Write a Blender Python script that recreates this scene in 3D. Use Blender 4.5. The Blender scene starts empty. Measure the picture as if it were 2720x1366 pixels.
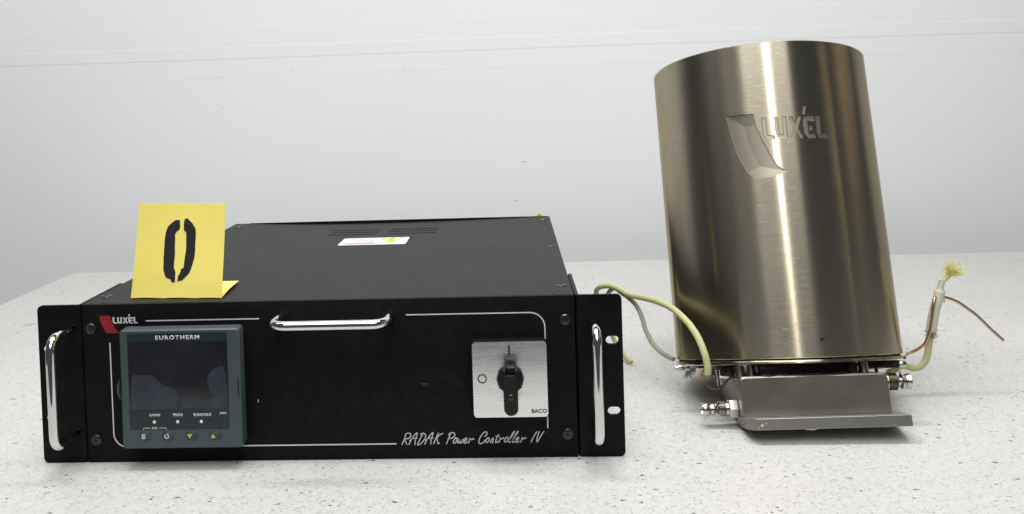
import bpy, bmesh, math, random
from mathutils import Vector, Matrix
random.seed(7)
SC = bpy.context.scene
COL = SC.collection
MM = 0.001
R = math.radians

# ------------------------------------------------------------ camera
cam_d = bpy.data.cameras.new("camera")
cam = bpy.data.objects.new("camera", cam_d)
COL.objects.link(cam)
SC.camera = cam
yw, pt, rl = -0.05431, 0.03405, -0.03221
fwd = Vector((math.sin(yw)*math.cos(pt), math.cos(yw)*math.cos(pt), -math.sin(pt)))
r0 = Vector((math.cos(yw), -math.sin(yw), 0)); u0 = r0.cross(fwd)
rt = math.cos(rl)*r0 + math.sin(rl)*u0
up = -math.sin(rl)*r0 + math.cos(rl)*u0
M = Matrix((rt, up, -fwd)).transposed().to_4x4()
M.translation = Vector((155.012, -788.236, 306.476))*MM
cam.matrix_world = M
cam_d.sensor_width = 36
cam_d.lens = 2600/2720*36
cam_d.shift_x = (1360-1209.79)/2720
cam_d.shift_y = (309.69-683)/2720
cam_d.clip_start = 0.01
cam_d.clip_end = 50

# ------------------------------------------------------------ world and lamps
w = bpy.data.worlds.new("World"); SC.world = w; w.use_nodes = True
bg = w.node_tree.nodes["Background"]
bg.inputs[0].default_value = (0.85, 0.93, 1.0, 1)
bg.inputs[1].default_value = 0.09

def area(name, loc, size, size_y, power, color, rot=(0, 0, 0), spread=180):
    d = bpy.data.lights.new(name, 'AREA'); d.shape = 'RECTANGLE'
    d.size = size; d.size_y = size_y; d.energy = power; d.color = color; d.spread = R(spread)
    o = bpy.data.objects.new(name, d); COL.objects.link(o)
    o.location = loc; o.rotation_euler = rot
    return o
area("ceiling_tube", (0.12, 0.03, 1.95), 1.7, 0.24, 33, (1.0, 0.985, 0.95))
area("ceiling_panel", (0.15, -1.25, 2.35), 2.2, 2.0, 45, (0.955, 0.98, 1.0), (R(38), 0, 0))
area("ceiling_tube", (0.30, -1.9, 2.0), 0.07, 1.6, 17, (1.0, 0.98, 0.94), (R(40), 0, 0))
area("overhead_fill", (-0.75, 0.15, 2.5), 3.3, 1.1, 27, (1.0, 0.985, 0.95))  # unseen fill light, added to lift the cylinder's brown bands and the wall
area("warm_reflection_fill", (2.1, 0.25, 1.1), 0.7, 1.0, 0.9, (1.0, 0.80, 0.50), (R(90), 0, R(88)))  # unseen warm light, added to put a gold band in the shell's reflection
area("warm_reflection_fill", (2.3, -0.75, 1.2), 0.03, 1.1, .35, (1.0, 0.82, 0.50), (R(90), 0, R(65)))  # thin unseen light, added for the narrow gold line on the shell

SC.view_settings.view_transform = 'Standard'
SC.view_settings.look = 'None'
SC.view_settings.exposure = -0.24
SC.view_settings.gamma = 1.0

# ------------------------------------------------------------ helpers
def sock(n, *names):
    for s in names:
        if s in n.inputs: return n.inputs[s]
    raise KeyError(names)

class Mat:
    def __init__(s, name, color=(.5, .5, .5), rough=.5, metal=0.0, spec=.5):
        s.m = bpy.data.materials.new(name); s.m.use_nodes = True
        s.nt = s.m.node_tree; s.p = s.nt.nodes["Principled BSDF"]
        s.p.inputs["Base Color"].default_value = (*color, 1)
        s.p.inputs["Roughness"].default_value = rough
        s.p.inputs["Metallic"].default_value = metal
        sock(s.p, "Specular IOR Level").default_value = spec
        s.tc = None
    def node(s, t, **kw):
        n = s.nt.nodes.new(t)
        for k, v in kw.items(): setattr(n, k, v)
        return n
    def link(s, a, b): s.nt.links.new(a, b)
    def coord(s, scale=(1, 1, 1), which="Object"):
        if s.tc is None: s.tc = s.node("ShaderNodeTexCoord")
        mp = s.node("ShaderNodeMapping"); mp.inputs["Scale"].default_value = scale
        s.link(s.tc.outputs[which], mp.inputs[0]); return mp.outputs[0]
    def noise(s, scale, detail=3, rough=.5, vec=None, sc=(1, 1, 1)):
        n = s.node("ShaderNodeTexNoise"); n.inputs["Scale"].default_value = scale
        n.inputs["Detail"].default_value = detail; n.inputs["Roughness"].default_value = rough
        s.link(vec if vec is not None else s.coord(sc), n.inputs["Vector"]); return n.outputs[0]
    def ramp(s, fac, stops):
        r = s.node("ShaderNodeValToRGB"); e = r.color_ramp.elements
        while len(e) < len(stops): e.new(.5)
        for i, (p, c) in enumerate(stops):
            e[i].position = p
            e[i].color = (c, c, c, 1) if isinstance(c, (int, float)) else (*c, 1)
        s.link(fac, r.inputs[0]); return r.outputs[0]
    def mix(s, fac, a, b, mode='MIX'):
        n = s.node("ShaderNodeMix", data_type='RGBA', blend_type=mode)
        for val, i in ((fac, 0), (a, 6), (b, 7)):
            if isinstance(val, bpy.types.NodeSocket): s.link(val, n.inputs[i])
            elif i == 0: n.inputs[0].default_value = val
            else: n.inputs[i].default_value = (*val, 1)
        return n.outputs[2]
    def math(s, op, a, b=None):
        n = s.node("ShaderNodeMath", operation=op)
        for i, v in enumerate((a, b)):
            if v is None: continue
            if isinstance(v, bpy.types.NodeSocket): s.link(v, n.inputs[i])
            else: n.inputs[i].default_value = v
        return n.outputs[0]
    def bump(s, h, strength=.3, dist=.0005):
        b = s.node("ShaderNodeBump"); b.inputs["Strength"].default_value = strength
        b.inputs["Distance"].default_value = dist
        s.link(h, b.inputs["Height"]); s.link(b.outputs[0], s.p.inputs["Normal"])
    def col(s, c): s.link(c, s.p.inputs["Base Color"])
    def rgh(s, c): s.link(c, s.p.inputs["Roughness"])

def finish(name, bm, mat, parent=None, smooth=None, kind=None, label=None):
    """link a bmesh (millimetres) as one object"""
    bmesh.ops.recalc_face_normals(bm, faces=bm.faces[:])
    for v in bm.verts: v.co *= MM
    me = bpy.data.meshes.new(name); bm.to_mesh(me); bm.free()
    mats = mat if isinstance(mat, (list, tuple)) else [mat]
    for m in mats: me.materials.append(m.m if isinstance(m, Mat) else m)
    o = bpy.data.objects.new(name, me); COL.objects.link(o)
    if parent is not None: o.parent = parent
    if smooth:
        for p in me.polygons: p.use_smooth = True
        try: me.set_sharp_from_angle(angle=R(smooth))
        except Exception: pass
    if kind: o["kind"] = kind
    if label: o["label"] = label
    return o

def tag(o, label, cat, group=None):
    o["label"] = label; o["category"] = cat
    if group: o["group"] = group
    return o

def empty(name, loc=(0, 0, 0)):
    o = bpy.data.objects.new(name, None); COL.objects.link(o)
    o.empty_display_size = .02
    o.location = Vector(loc)*MM
    return o

def place(o, loc=None, rot=None, mat=None):
    if mat is not None: o.matrix_local = mat
    if loc is not None: o.location = Vector(loc)*MM
    if rot is not None: o.rotation_euler = rot
    return o

def copy_tree(o, parent=None):
    c = o.copy(); COL.objects.link(c); c.parent = parent
    for ch in list(o.children): copy_tree(ch, c)
    return c

def box(bm, x0, x1, y0, y1, z0, z1, bev=0, seg=2, mi=0):
    r = bmesh.ops.create_cube(bm, size=1)
    vs = r["verts"]
    for v in vs:
        v.co = Vector((x0+(v.co.x+.5)*(x1-x0), y0+(v.co.y+.5)*(y1-y0), z0+(v.co.z+.5)*(z1-z0)))
    fs = set(f for v in vs for f in v.link_faces)
    for f in fs: f.material_index = mi
    if bev:
        es = list(set(e for v in vs for e in v.link_edges))
        bmesh.ops.bevel(bm, geom=es, offset=bev, segments=seg, profile=.5, affect='EDGES')

def rrect(x0, x1, z0, z1, r, n=6):
    pts = []
    rr = r if isinstance(r, (list, tuple)) else [r]*4   # bl br tr tl
    for (cx, cz, a0, q) in ((x0, z0, 180, 0), (x1, z0, 270, 1), (x1, z1, 0, 2), (x0, z1, 90, 3)):
        r_ = rr[q]
        if r_ <= 0: pts.append((cx, cz)); continue
        ox = cx + r_*(1 if q in (0, 3) else -1); oz = cz + r_*(1 if q in (0, 1) else -1)
        for i in range(n+1):
            a = R(a0+90*i/n); pts.append((ox+r_*math.cos(a), oz+r_*math.sin(a)))
    return pts

def disc(cx, cz, rx, rz=None, n=24):
    rz = rz or rx
    return [(cx+rx*math.cos(2*math.pi*i/n), cz+rz*math.sin(2*math.pi*i/n)) for i in range(n)]

def plate(bm, outline, y0, y1, holes=(), bev=0, to=None, mi=0, fbev=0):
    """outline in (x,z), thickness from y0 (front) to y1 (back); holes are cut through"""
    to = to or (lambda x, y, z: (x, y, z))
    es = []; nv = []
    for loop in [outline]+list(holes):
        vs = [bm.verts.new((p[0], y0, p[1])) for p in loop]
        nv += vs
        for i in range(len(vs)): es.append(bm.edges.new((vs[i], vs[(i+1) % len(vs)])))
    if holes:
        r = bmesh.ops.triangle_fill(bm, edges=es, use_beauty=True)
        fs = [g for g in r["geom"] if isinstance(g, bmesh.types.BMFace)]
    else:
        fs = [bm.faces.new(nv)]
    r = bmesh.ops.extrude_face_region(bm, geom=fs)
    ev = [g for g in r["geom"] if isinstance(g, bmesh.types.BMVert)]
    for v in ev: v.co.y = y1
    allv = nv+ev
    ff = set(f for v in allv for f in v.link_faces)
    for f in ff: f.material_index = mi
    if fbev and not holes:
        be = [e for e in es if e.is_valid]
        bmesh.ops.bevel(bm, geom=be, offset=fbev, segments=2, profile=.5, affect='EDGES')
        allv = list(set(v for f in bm.faces for v in f.verts)) if to is None else allv
    for v in allv:
        if v.is_valid: v.co = Vector(to(*v.co))
    return fs

def ribbon(bm, pts, w, y0=-.12, y1=0.0, closed=False, caps=0):
    """flat painted line along (x,z) points"""
    n = len(pts); L = []; Rr = []
    for i in range(n):
        a = Vector(pts[(i-1) % n] if closed else pts[max(i-1, 0)]); b = Vector(pts[(i+1) % n] if closed else pts[min(i+1, n-1)])
        d = (b-a)
        if d.length < 1e-6: d = Vector((1, 0))
        d.normalize(); nn = Vector((-d.y, d.x))
        p = Vector(pts[i]); L.append(p+nn*w/2); Rr.append(p-nn*w/2)
    loops = []
    for i in range(n):
        loops.append([bm.verts.new((q.x, y, q.y)) for q, y in ((L[i], y0), (Rr[i], y0), (Rr[i], y1), (L[i], y1))])
    m = n if closed else n-1
    for i in range(m):
        a, b = loops[i], loops[(i+1) % n]
        for k in range(4): bm.faces.new((a[k], a[(k+1) % 4], b[(k+1) % 4], b[k]))
    if not closed:
        bm.faces.new(loops[0]); bm.faces.new(loops[-1][::-1])

def smooth_path(pts, n=8):
    P = [Vector(p) for p in pts]; out = []
    for i in range(len(P)-1):
        p0 = P[max(i-1, 0)]; p1 = P[i]; p2 = P[i+1]; p3 = P[min(i+2, len(P)-1)]
        for k in range(n):
            t = k/n
            out.append(.5*((2*p1)+(-p0+p2)*t+(2*p0-5*p1+4*p2-p3)*t*t+(-p0+3*p1-3*p2+p3)*t**3))
    out.append(P[-1]); return out

def tube(bm, pts, rad, seg=12, cap=True, flat=1.0, mi=0):
    """rad: number or function of 0..1; returns rings"""
    P = [Vector(p) for p in pts]; n = len(P)
    T = [(P[min(i+1, n-1)]-P[max(i-1, 0)]).normalized() for i in range(n)]
    nrm = Vector((0, 0, 1)).cross(T[0])
    if nrm.length < .1: nrm = Vector((1, 0, 0)).cross(T[0])
    nrm.normalize(); rings = []
    for i in range(n):
        nrm = (nrm-T[i]*nrm.dot(T[i])).normalized(); b = T[i].cross(nrm)
        r = rad(i/(n-1)) if callable(rad) else rad
        rings.append([bm.verts.new(P[i]+nrm*math.cos(2*math.pi*k/seg)*r+b*math.sin(2*math.pi*k/seg)*r*flat) for k in range(seg)])
    for i in range(n-1):
        for k in range(seg):
            f = bm.faces.new((rings[i][k], rings[i][(k+1) % seg], rings[i+1][(k+1) % seg], rings[i+1][k])); f.material_index = mi
    if cap:
        bm.faces.new(rings[0][::-1]).material_index = mi; bm.faces.new(rings[-1]).material_index = mi
    return rings

def revolve(bm, prof, seg=24, axis='z', org=(0, 0, 0), mi=0, hexa=False):
    """prof: list of (radius, height); closed caps"""
    rings = []
    o = Vector(org)
    for r, h in prof:
        ring = []
        for k in range(seg):
            a = 2*math.pi*k/seg
            c, s = r*math.cos(a), r*math.sin(a)
            p = {'z': (c, s, h), 'y': (c, h, s), 'x': (h, c, s)}[axis]
            ring.append(bm.verts.new(o+Vector(p)))
        rings.append(ring)
    for i in range(len(rings)-1):
        for k in range(seg):
            bm.faces.new((rings[i][k], rings[i][(k+1) % seg], rings[i+1][(k+1) % seg], rings[i+1][k])).material_index = mi
    bm.faces.new(rings[0][::-1]).material_index = mi; bm.faces.new(rings[-1]).material_index = mi

def boolean(o, cutters):
    for c in cutters:
        md = o.modifiers.new("cut", 'BOOLEAN'); md.operation = 'DIFFERENCE'; md.solver = 'EXACT'; md.object = c
    bpy.context.view_layer.update()
    dg = bpy.context.evaluated_depsgraph_get()
    me = bpy.data.meshes.new_from_object(o.evaluated_get(dg))
    o.modifiers.clear(); old = o.data; o.data = me
    bpy.data.meshes.remove(old)
    for c in cutters:
        m = c.data; bpy.data.objects.remove(c); bpy.data.meshes.remove(m)

def lettering(name, text, x0, x1, z0, z1, y, mat, parent, bold=0.0, spacing=1.0):
    """letters fitted into the rectangle, facing -Y"""
    cu = bpy.data.curves.new(name, 'FONT'); cu.body = text; cu.offset = bold; cu.space_character = spacing
    cu.resolution_u = 3
    t = bpy.data.objects.new(name, cu); COL.objects.link(t)
    bpy.context.view_layer.update()
    me = bpy.data.meshes.new_from_object(t.evaluated_get(bpy.context.evaluated_depsgraph_get()))
    bpy.data.objects.remove(t); bpy.data.curves.remove(cu)
    xs = [v.co.x for v in me.vertices]; ys = [v.co.y for v in me.vertices]
    ax, bx, ay, by = min(xs), max(xs), min(ys), max(ys)
    for v in me.vertices:
        v.co = Vector((x0+(v.co.x-ax)/(bx-ax)*(x1-x0), y, z0+(v.co.y-ay)/(by-ay)*(z1-z0)))*MM
    bm = bmesh.new(); bm.from_mesh(me)
    r = bmesh.ops.extrude_face_region(bm, geom=bm.faces[:])
    for g in r["geom"]:
        if isinstance(g, bmesh.types.BMVert): g.co.y += .1*MM
    bmesh.ops.recalc_face_normals(bm, faces=bm.faces[:])
    bm.to_mesh(me); bm.free(); me.materials.clear(); me.materials.append(mat.m); me.name = name
    o = bpy.data.objects.new(name, me); COL.objects.link(o); o.parent = parent
    return o

# ------------------------------------------------------------ materials
# powder coated black steel
def black_coat(name, c=.022, rough=.48, spec=.45, bs=.25):
    m = Mat(name, (c, c, c*1.03), rough, 0, spec)
    n = m.noise(1500, 2, .6); n2 = m.noise(14, 3, .6)
    m.bump(n, bs, .0002)
    m.col(m.mix(m.ramp(m.noise(55, 7, .75), [(.5, 0), (.8, 1)]), (c*.9, c*.9, c*.93), (c*1.8+.004, c*1.8+.004, c*1.8+.005)))
    m.rgh(m.ramp(n2, [(.3, rough-.01), (.7, rough+.015)]))
    return m
m_front = black_coat("black_panel_paint", .005, .55, .12)
m_lid = black_coat("charcoal_lid_coat", .011, .52, .17, .5)
m_ear = black_coat("black_ear_paint", .005, .5, .12)
m_dark = Mat("dark_recess", (.006, .006, .006), .8)
m_white = Mat("white_print", (.72, .72, .72), .5)
m_scriptp = Mat("silver_print", (.6, .61, .63), .45)
m_red = Mat("red_print", (.30, .012, .018), .45)
m_screw = Mat("black_oxide_screw", (.05, .05, .052), .22, .7, .6)
m_chrome = Mat("chrome", (.72, .72, .715), .05, 1)
m_chrome.rgh(m_chrome.ramp(m_chrome.noise(60, 4, .6), [(.35, .03), (.75, .09)]))
m_teal = Mat("teal_grey_plastic", (.060, .082, .086), .42, 0, .4)
m_teal.bump(m_teal.noise(2500, 2), .15, .0001)
m_tealdark = Mat("dark_teal_window", (.018, .030, .034), .3, 0, .4)
m_button = Mat("rubber_button", (.040, .058, .060), .5, 0, .4)
m_yellowp = Mat("yellow_print", (.62, .60, .02), .5)
m_ink = Mat("black_ink", (.012, .010, .012), .55)
m_plastic = Mat("black_plastic", (.007, .007, .008), .36, 0, .35)
# screen glass, and the irregular bluish patches laid on it
m_screen = Mat("screen_glass", (.018, .018, .022), .12, 0, .5)
_s = m_screen.noise(38, 5, .6)
m_screen.col(m_screen.mix(m_screen.ramp(_s, [(.35, 0), (.8, 1)]), (.014, .014, .017), (.026, .026, .033)))
m_bluepatch = Mat("bluish_patch", (.05, .055, .10), .25, 0, .5)
_s = m_bluepatch.noise(90, 5, .65)
m_bluepatch.col(m_bluepatch.mix(m_bluepatch.ramp(_s, [(.3, 0), (.75, 1)]), (.024, .026, .040), (.046, .050, .074)))
# brushed aluminium switch plate
m_alu = Mat("brushed_aluminium", (.93, .93, .92), .30, 1)
_b = m_alu.noise(400, 3, .6, sc=(.06, 1, 3)); m_alu.bump(_b, .04, .0001)
m_alu.rgh(m_alu.ramp(_b, [(.3, .20), (.7, .32)]))
# brushed stainless shell, brushed round the barrel
m_steel = Mat("brushed_stainless", (.50, .455, .375), .3, 1)
def steel_nodes(m, base, dark, ro=(.22, .34), aniso=.85, rot=0.25):
    tc = m.node("ShaderNodeTexCoord")
    sep = m.node("ShaderNodeSeparateXYZ"); m.link(tc.outputs["Object"], sep.inputs[0])
    ang = m.math('ARCTAN2', sep.outputs[0], m.math('MULTIPLY', sep.outputs[1], -1.0))
    cmb = m.node("ShaderNodeCombineXYZ")
    m.link(m.math('MULTIPLY', ang, .10), cmb.inputs[0]); m.link(sep.outputs[2], cmb.inputs[2])
    def mp(sc):
        q = m.node("ShaderNodeMapping"); q.inputs["Scale"].default_value = sc; m.link(cmb.outputs[0], q.inputs[0]); return q.outputs[0]
    grain = m.noise(300, 4, .7, vec=mp((.05, 1, 5)))
    fine = m.noise(600, 3, .7, vec=mp((.10, 1, 4)))
    blot = m.noise(16, 4, .6, vec=mp((1, 1, .6)))
    # short scratches: sparse dashes
    sn = m.noise(120, 2, .5, vec=mp((.9, 1, 9)))
    dash = m.ramp(sn, [(.62, 0), (.67, 1)])
    c = m.mix(m.ramp(blot, [(.3, 0), (.75, 1)]), base, dark)
    c = m.mix(m.math('MULTIPLY', m.ramp(grain, [(.3, 0), (.7, 1)]), .42), c, tuple(x*.55 for x in base))
    c = m.mix(m.math('MULTIPLY', dash, .28), c, (.92, .90, .84))
    m.col(c)
    hh = m.math('ADD', grain, m.math('MULTIPLY', fine, .6))
    m.bump(hh, .10, .00012)
    m.rgh(m.ramp(m.math('ADD', m.math('MULTIPLY', blot, .5), m.math('MULTIPLY', fine, .5)), [(.3, ro[0]), (.7, ro[1])]))
    m.p.inputs["Specular Tint"].default_value = (.62, .58, .50, 1)
    if aniso:
        m.p.inputs["Anisotropic"].default_value = aniso
        m.p.inputs["Anisotropic Rotation"].default_value = rot
        tg = m.node("ShaderNodeTangent", direction_type='RADIAL', axis='Z')
        m.link(tg.outputs[0], m.p.inputs["Tangent"])
steel_nodes(m_steel, (.60, .53, .405), (.47, .405, .295), (.20, .28), .96)
m_pocket = Mat("milled_stainless", (.40, .36, .285), .44, 1)
m_pocket.bump(m_pocket.noise(900, 3, .6), .15, .0001)
# satin steel of the base
m_satin = Mat("satin_steel", (.33, .31, .27), .42, 1)
_n = m_satin.noise(10, 4, .6); _g = m_satin.noise(500, 3, .6, sc=(.1, 1, 2))
m_satin.col(m_satin.mix(m_satin.ramp(_n, [(.3, 0), (.7, 1)]), (.45, .435, .40), (.29, .28, .255)))
m_satin.bump(_g, .1, .0001)
m_satin.rgh(m_satin.ramp(_n, [(.3, .36), (.7, .5)]))
m_satin2 = Mat("satin_steel_dark", (.25, .225, .18), .4, 1)
m_satin2.col(m_satin2.mix(m_satin2.ramp(m_satin2.noise(14, 3, .6), [(.3, 0), (.7, 1)]), (.32, .30, .255), (.18, .168, .14)))
m_satin2.bump(m_satin2.noise(500, 3, .6, sc=(.1, 1, 2)), .1, .0001)
m_nickel = Mat("nickel_fitting", (.56, .54, .50), .2, 1)
m_brown = Mat("scorched_copper", (.10, .045, .03), .5, .6)
m_brown.col(m_brown.mix(m_brown.noise(120, 4), (.03, .016, .012), (.07, .038, .028)))
m_darkbox = Mat("scorched_block", (.02, .011, .009), .3, .5)
m_postm = Mat("standoff_steel", (.36, .33, .27), .3, 1)
m_blackm = Mat("black_wire_coat", (.015, .014, .013), .5)
m_copper = Mat("tarnished_copper_wire", (.62, .34, .24), .28, 1)
m_copper.col(m_copper.mix(m_copper.noise(45, 3, .6), (.66, .40, .30), (.40, .29, .14)))
def sleeve(name, c1, c2, dirt):
    m = Mat(name, c1, .62, 0, .3)
    n = m.noise(45, 4, .6); g = m.noise(900, 2, .6)
    c = m.mix(m.ramp(n, [(.35, 0), (.7, 1)]), c1, c2)
    c = m.mix(m.ramp(m.noise(150, 4, .7), [(.62, 0), (.8, .5)]), c, dirt)
    wv = m.node("ShaderNodeTexWave", wave_type='BANDS', bands_direction='DIAGONAL'); wv.inputs["Scale"].default_value = 420; wv.inputs["Distortion"].default_value = 3
    m.link(m.coord(), wv.inputs["Vector"])
    m.col(m.mix(m.math('MULTIPLY', wv.outputs[1], .22), c, dirt)); m.bump(m.math('ADD', g, m.math('MULTIPLY', wv.outputs[1], .7)), .8, .0005); return m
m_sleeve = sleeve("yellow_fibreglass_sleeve", (.64, .62, .27), (.63, .61, .38), (.36, .34, .18))
m_sleeve_old = sleeve("greyed_sleeve", (.48, .49, .34), (.36, .37, .30), (.22, .21, .16))
m_sleeve_white = sleeve("off_white_sleeve", (.74, .73, .60), (.70, .69, .55), (.5, .48, .3))
m_lime = sleeve("lime_braid", (.70, .72, .18), (.66, .68, .30), (.5, .5, .2))
m_fray = sleeve("frayed_fibre", (.45, .36, .20), (.55, .47, .28), (.3, .22, .1))
m_fray_dark = Mat("dark_frayed_strands", (.10, .085, .065), .7)
m_green = sleeve("green_yellow_wire", (.60, .72, .05), (.52, .62, .06), (.4, .5, .05))
# yellow card
m_card = Mat("yellow_card_stock", (.84, .63, .10), .65, 0, .3)
m_card.col(m_card.mix(m_card.ramp(m_card.noise(25, 4), [(.3, 0), (.7, 1)]), (.96, .79, .17), (.97, .83, .21)))
m_card.bump(m_card.math("ADD", m_card.noise(700, 3), m_card.math("MULTIPLY", m_card.noise(30, 3), 8.0)), .25, .0002)
m_label = Mat("label_vinyl", (.80, .80, .79), .4)
m_labelgrey = Mat("label_grey_print", (.36, .36, .38), .5)
m_orange = Mat("label_orange_print", (.62, .26, .12), .5)
m_labyel = Mat("label_yellow_print", (.72, .74, .12), .5)
# wall panel
m_wall = Mat("painted_wall_panel", (.72, .72, .715), .55, 0, .3)
_n = m_wall.noise(1.2, 3, .5); _f = m_wall.noise(5, 5, .6, sc=(.4, 1, 1.6)); _g = m_wall.noise(500, 2, .6)
_c = m_wall.mix(m_wall.ramp(_n, [(.3, 0), (.7, 1)]), (.77, .785, .792), (.795, .808, .815))
m_wall.col(m_wall.mix(m_wall.ramp(_f, [(.55, 0), (.85, .25)]), _c, (.72, .735, .745)))
m_wall.bump(m_wall.math('ADD', m_wall.math('MULTIPLY', _g, .15), _f), .12, .002)
# speckled laminate
m_table = Mat("speckled_laminate", (.78, .78, .76), .38, 0, .4)
def speck(m, scale, thr_cell, size, sx, seed):
    nz = m.node("ShaderNodeTexNoise"); nz.inputs["Scale"].default_value = scale*1.6; nz.inputs["Detail"].default_value = 2
    base = m.coord((1, sx, 1))
    off = m.node("ShaderNodeVectorMath", operation='ADD'); m.link(base, off.inputs[0]); off.inputs[1].default_value = (seed, seed*1.7, 0)
    m.link(off.outputs[0], nz.inputs["Vector"])
    sc = m.node("ShaderNodeVectorMath", operation='SCALE'); m.link(nz.outputs["Color"], sc.inputs[0]); sc.inputs["Scale"].default_value = .9/scale
    ad = m.node("ShaderNodeVectorMath", operation='ADD'); m.link(off.outputs[0], ad.inputs[0]); m.link(sc.outputs[0], ad.inputs[1])
    v = m.node("ShaderNodeTexVoronoi", feature='F1'); v.inputs["Scale"].default_value = scale
    m.link(ad.outputs[0], v.inputs["Vector"])
    sep = m.node("ShaderNodeSeparateColor"); m.link(v.outputs["Color"], sep.inputs[0])
    on = m.math('GREATER_THAN', sep.outputs[0], thr_cell)
    lim = m.math('MULTIPLY', m.math('ADD', m.math('MULTIPLY', sep.outputs[1], .8), .3), size)
    ins = m.math('LESS_THAN', v.outputs["Distance"], lim)
    return m.math('MULTIPLY', on, ins), sep.outputs[2]
_base = m_table.mix(m_table.ramp(m_table.noise(160, 5, .7), [(.35, 0), (.65, 1)]), (.52, .515, .50), (.60, .595, .58))
s1, t1 = speck(m_table, 310, .55, .37, 1.6, 0.0)
s2, t2 = speck(m_table, 430, .35, .38, 1.7, 3.1)
s3, t3 = speck(m_table, 150, .88, .27, 1.5, 7.7)
_c = m_table.mix(m_table.math('MULTIPLY', s2, m_table.math('ADD', m_table.math('MULTIPLY', t2, .6), .15)), _base, (.25, .25, .245))
_c = m_table.mix(m_table.math('MULTIPLY', s1, m_table.math('ADD', m_table.math('MULTIPLY', t1, .7), .3)), _c, (.15, .147, .142))
_c = m_table.mix(m_table.math('MULTIPLY', s3, .95), _c, (.08, .08, .08))
_c = m_table.mix(m_table.ramp(m_table.noise(7, 6, .7), [(.48, 0), (.75, .16)]), _c, (.42, .41, .38))
m_table.col(_c)
m_table.rgh(m_table.ramp(m_table.noise(8, 4), [(.3, .34), (.7, .44)]))

# ============================================================ setting
# wall: one sheet with shallow laps and a batten, run along X
bm = bmesh.new()
prof = [(-900, 0), (300, 0), (303.2, 0), (304, -.08), (331.5, -.08), (332.3, -.2), (364.0, -.2), (365.2, -.4), (366.6, -.5), (386.6, -.5), (387.6, -.45), (388.4, -.35),
        (424.5, -.35), (426, -.25), (480, -.25), (560, -.25), (1500, -.25)]
xs = [-2600+i*100 for i in range(53)]
g = [[bm.verts.new((x, 1000+dy+.35*math.sin(x*.0043+z*.01)+.25*math.sin(x*.011+1.3), z+(.8*math.sin(x*.0035) if 290 < z < 440 else 0))) for z, dy in prof] for x in xs]
for i in range(len(xs)-1):
    for j in range(len(prof)-1): bm.faces.new((g[i][j], g[i+1][j], g[i+1][j+1], g[i][j+1]))
wall = finish("wall", bm, m_wall, smooth=2, kind="structure")
# small dents and nicks in the wall paint
def nick(x, z, l, h, mat):
    b = bmesh.new(); plate(b, disc(x, z, l*.55, h*.55, 10), 998.7, 999.9); return finish("nick", b, mat, wall)
m_nick = Mat("chipped_paint", (.70, .71, .71), .6)
for x, z, l, h in ((-35, 338, 2.4, 1.0), (-372, 276, 2.2, 1.2), (-650, 245, 1.8, 1.3), (165, 90, 4.5, .7), (245, 152, 2.2, 1.0), (180, 160, 6, .5), (905, 162, 2.4, 2.0), (930, 105, 1.8, 1.4), (-240, 340, 2.2, 2.0)):
    nick(x, z, l, h, m_nick)

# table
tb = empty("table", (193, 300, 0))
bm = bmesh.new(); box(bm, -605-193, 1190-193, -258-300, 857-300, -32, 0, 1.2, 2)
finish("tabletop", bm, m_table, tb, smooth=30)
m_leg = Mat("grey_table_leg", (.25, .25, .26), .4, .6)
for x in (-700, 900):
    for y in (-480, 480):
        bm = bmesh.new(); box(bm, x-20, x+20, y-20, y+20, -760, -32, 2); finish("leg", bm, m_leg, tb)
tag(tb, "long white table with grey speckled laminate top under all the equipment", "table")
m_floor = Mat("floor_paint", (.30, .30, .29), .5)
bm = bmesh.new(); box(bm, -2600, 2700, -2500, 1000, -780, -761); finish("floor", bm, m_floor, kind="structure")
# little grey print on the table at the left
bm = bmesh.new()
for i, (a, b) in enumerate(((0, 1.6), (2.2, 3.0), (3.8, 6.2), (6.8, 7.6), (8.2, 9.8))):
    box(bm, -505+a*1.35, -505+b*1.35, 479, 495, .02, .12)
o = finish("printed_mark", bm, m_labelgrey, tb); o.location = -tb.location

# ============================================================ rack power controller
pc = empty("rack_power_controller")
tag(pc, "black rack-mount power controller box with chrome handles and switch on its front", "controller")
W2, H = 203.3, 132.5
bm = bmesh.new(); box(bm, -W2, W2, 0, 3, .3, H, .5, 2)
panel = finish("front_panel", bm, m_front, pc, smooth=40)
# decor lines
def arc(cx, cz, r, a0, a1, n=8): return [(cx+r*math.cos(R(a0+(a1-a0)*i/n)), cz+r*math.sin(R(a0+(a1-a0)*i/n))) for i in range(n+1)]
LW = .95
bm = bmesh.new()
ribbon(bm, [(-149.7, 118.3), (-54.7, 118.3)], LW)
finish("printed_line", bm, m_white, panel)
bm = bmesh.new()
ribbon(bm, [(-180.8, 100.5)]+arc(-169.3, 24.3, 11.5, 180, 270)+[(55.1, 12.8)], LW)
finish("printed_line", bm, m_white, panel)
bm = bmesh.new()
ribbon(bm, [(66.5, 119.1)]+arc(167.1, 107.1, 12, 90, 0)+[(179.1, 24.3)], LW)
finish("printed_line", bm, m_white, panel)
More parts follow.
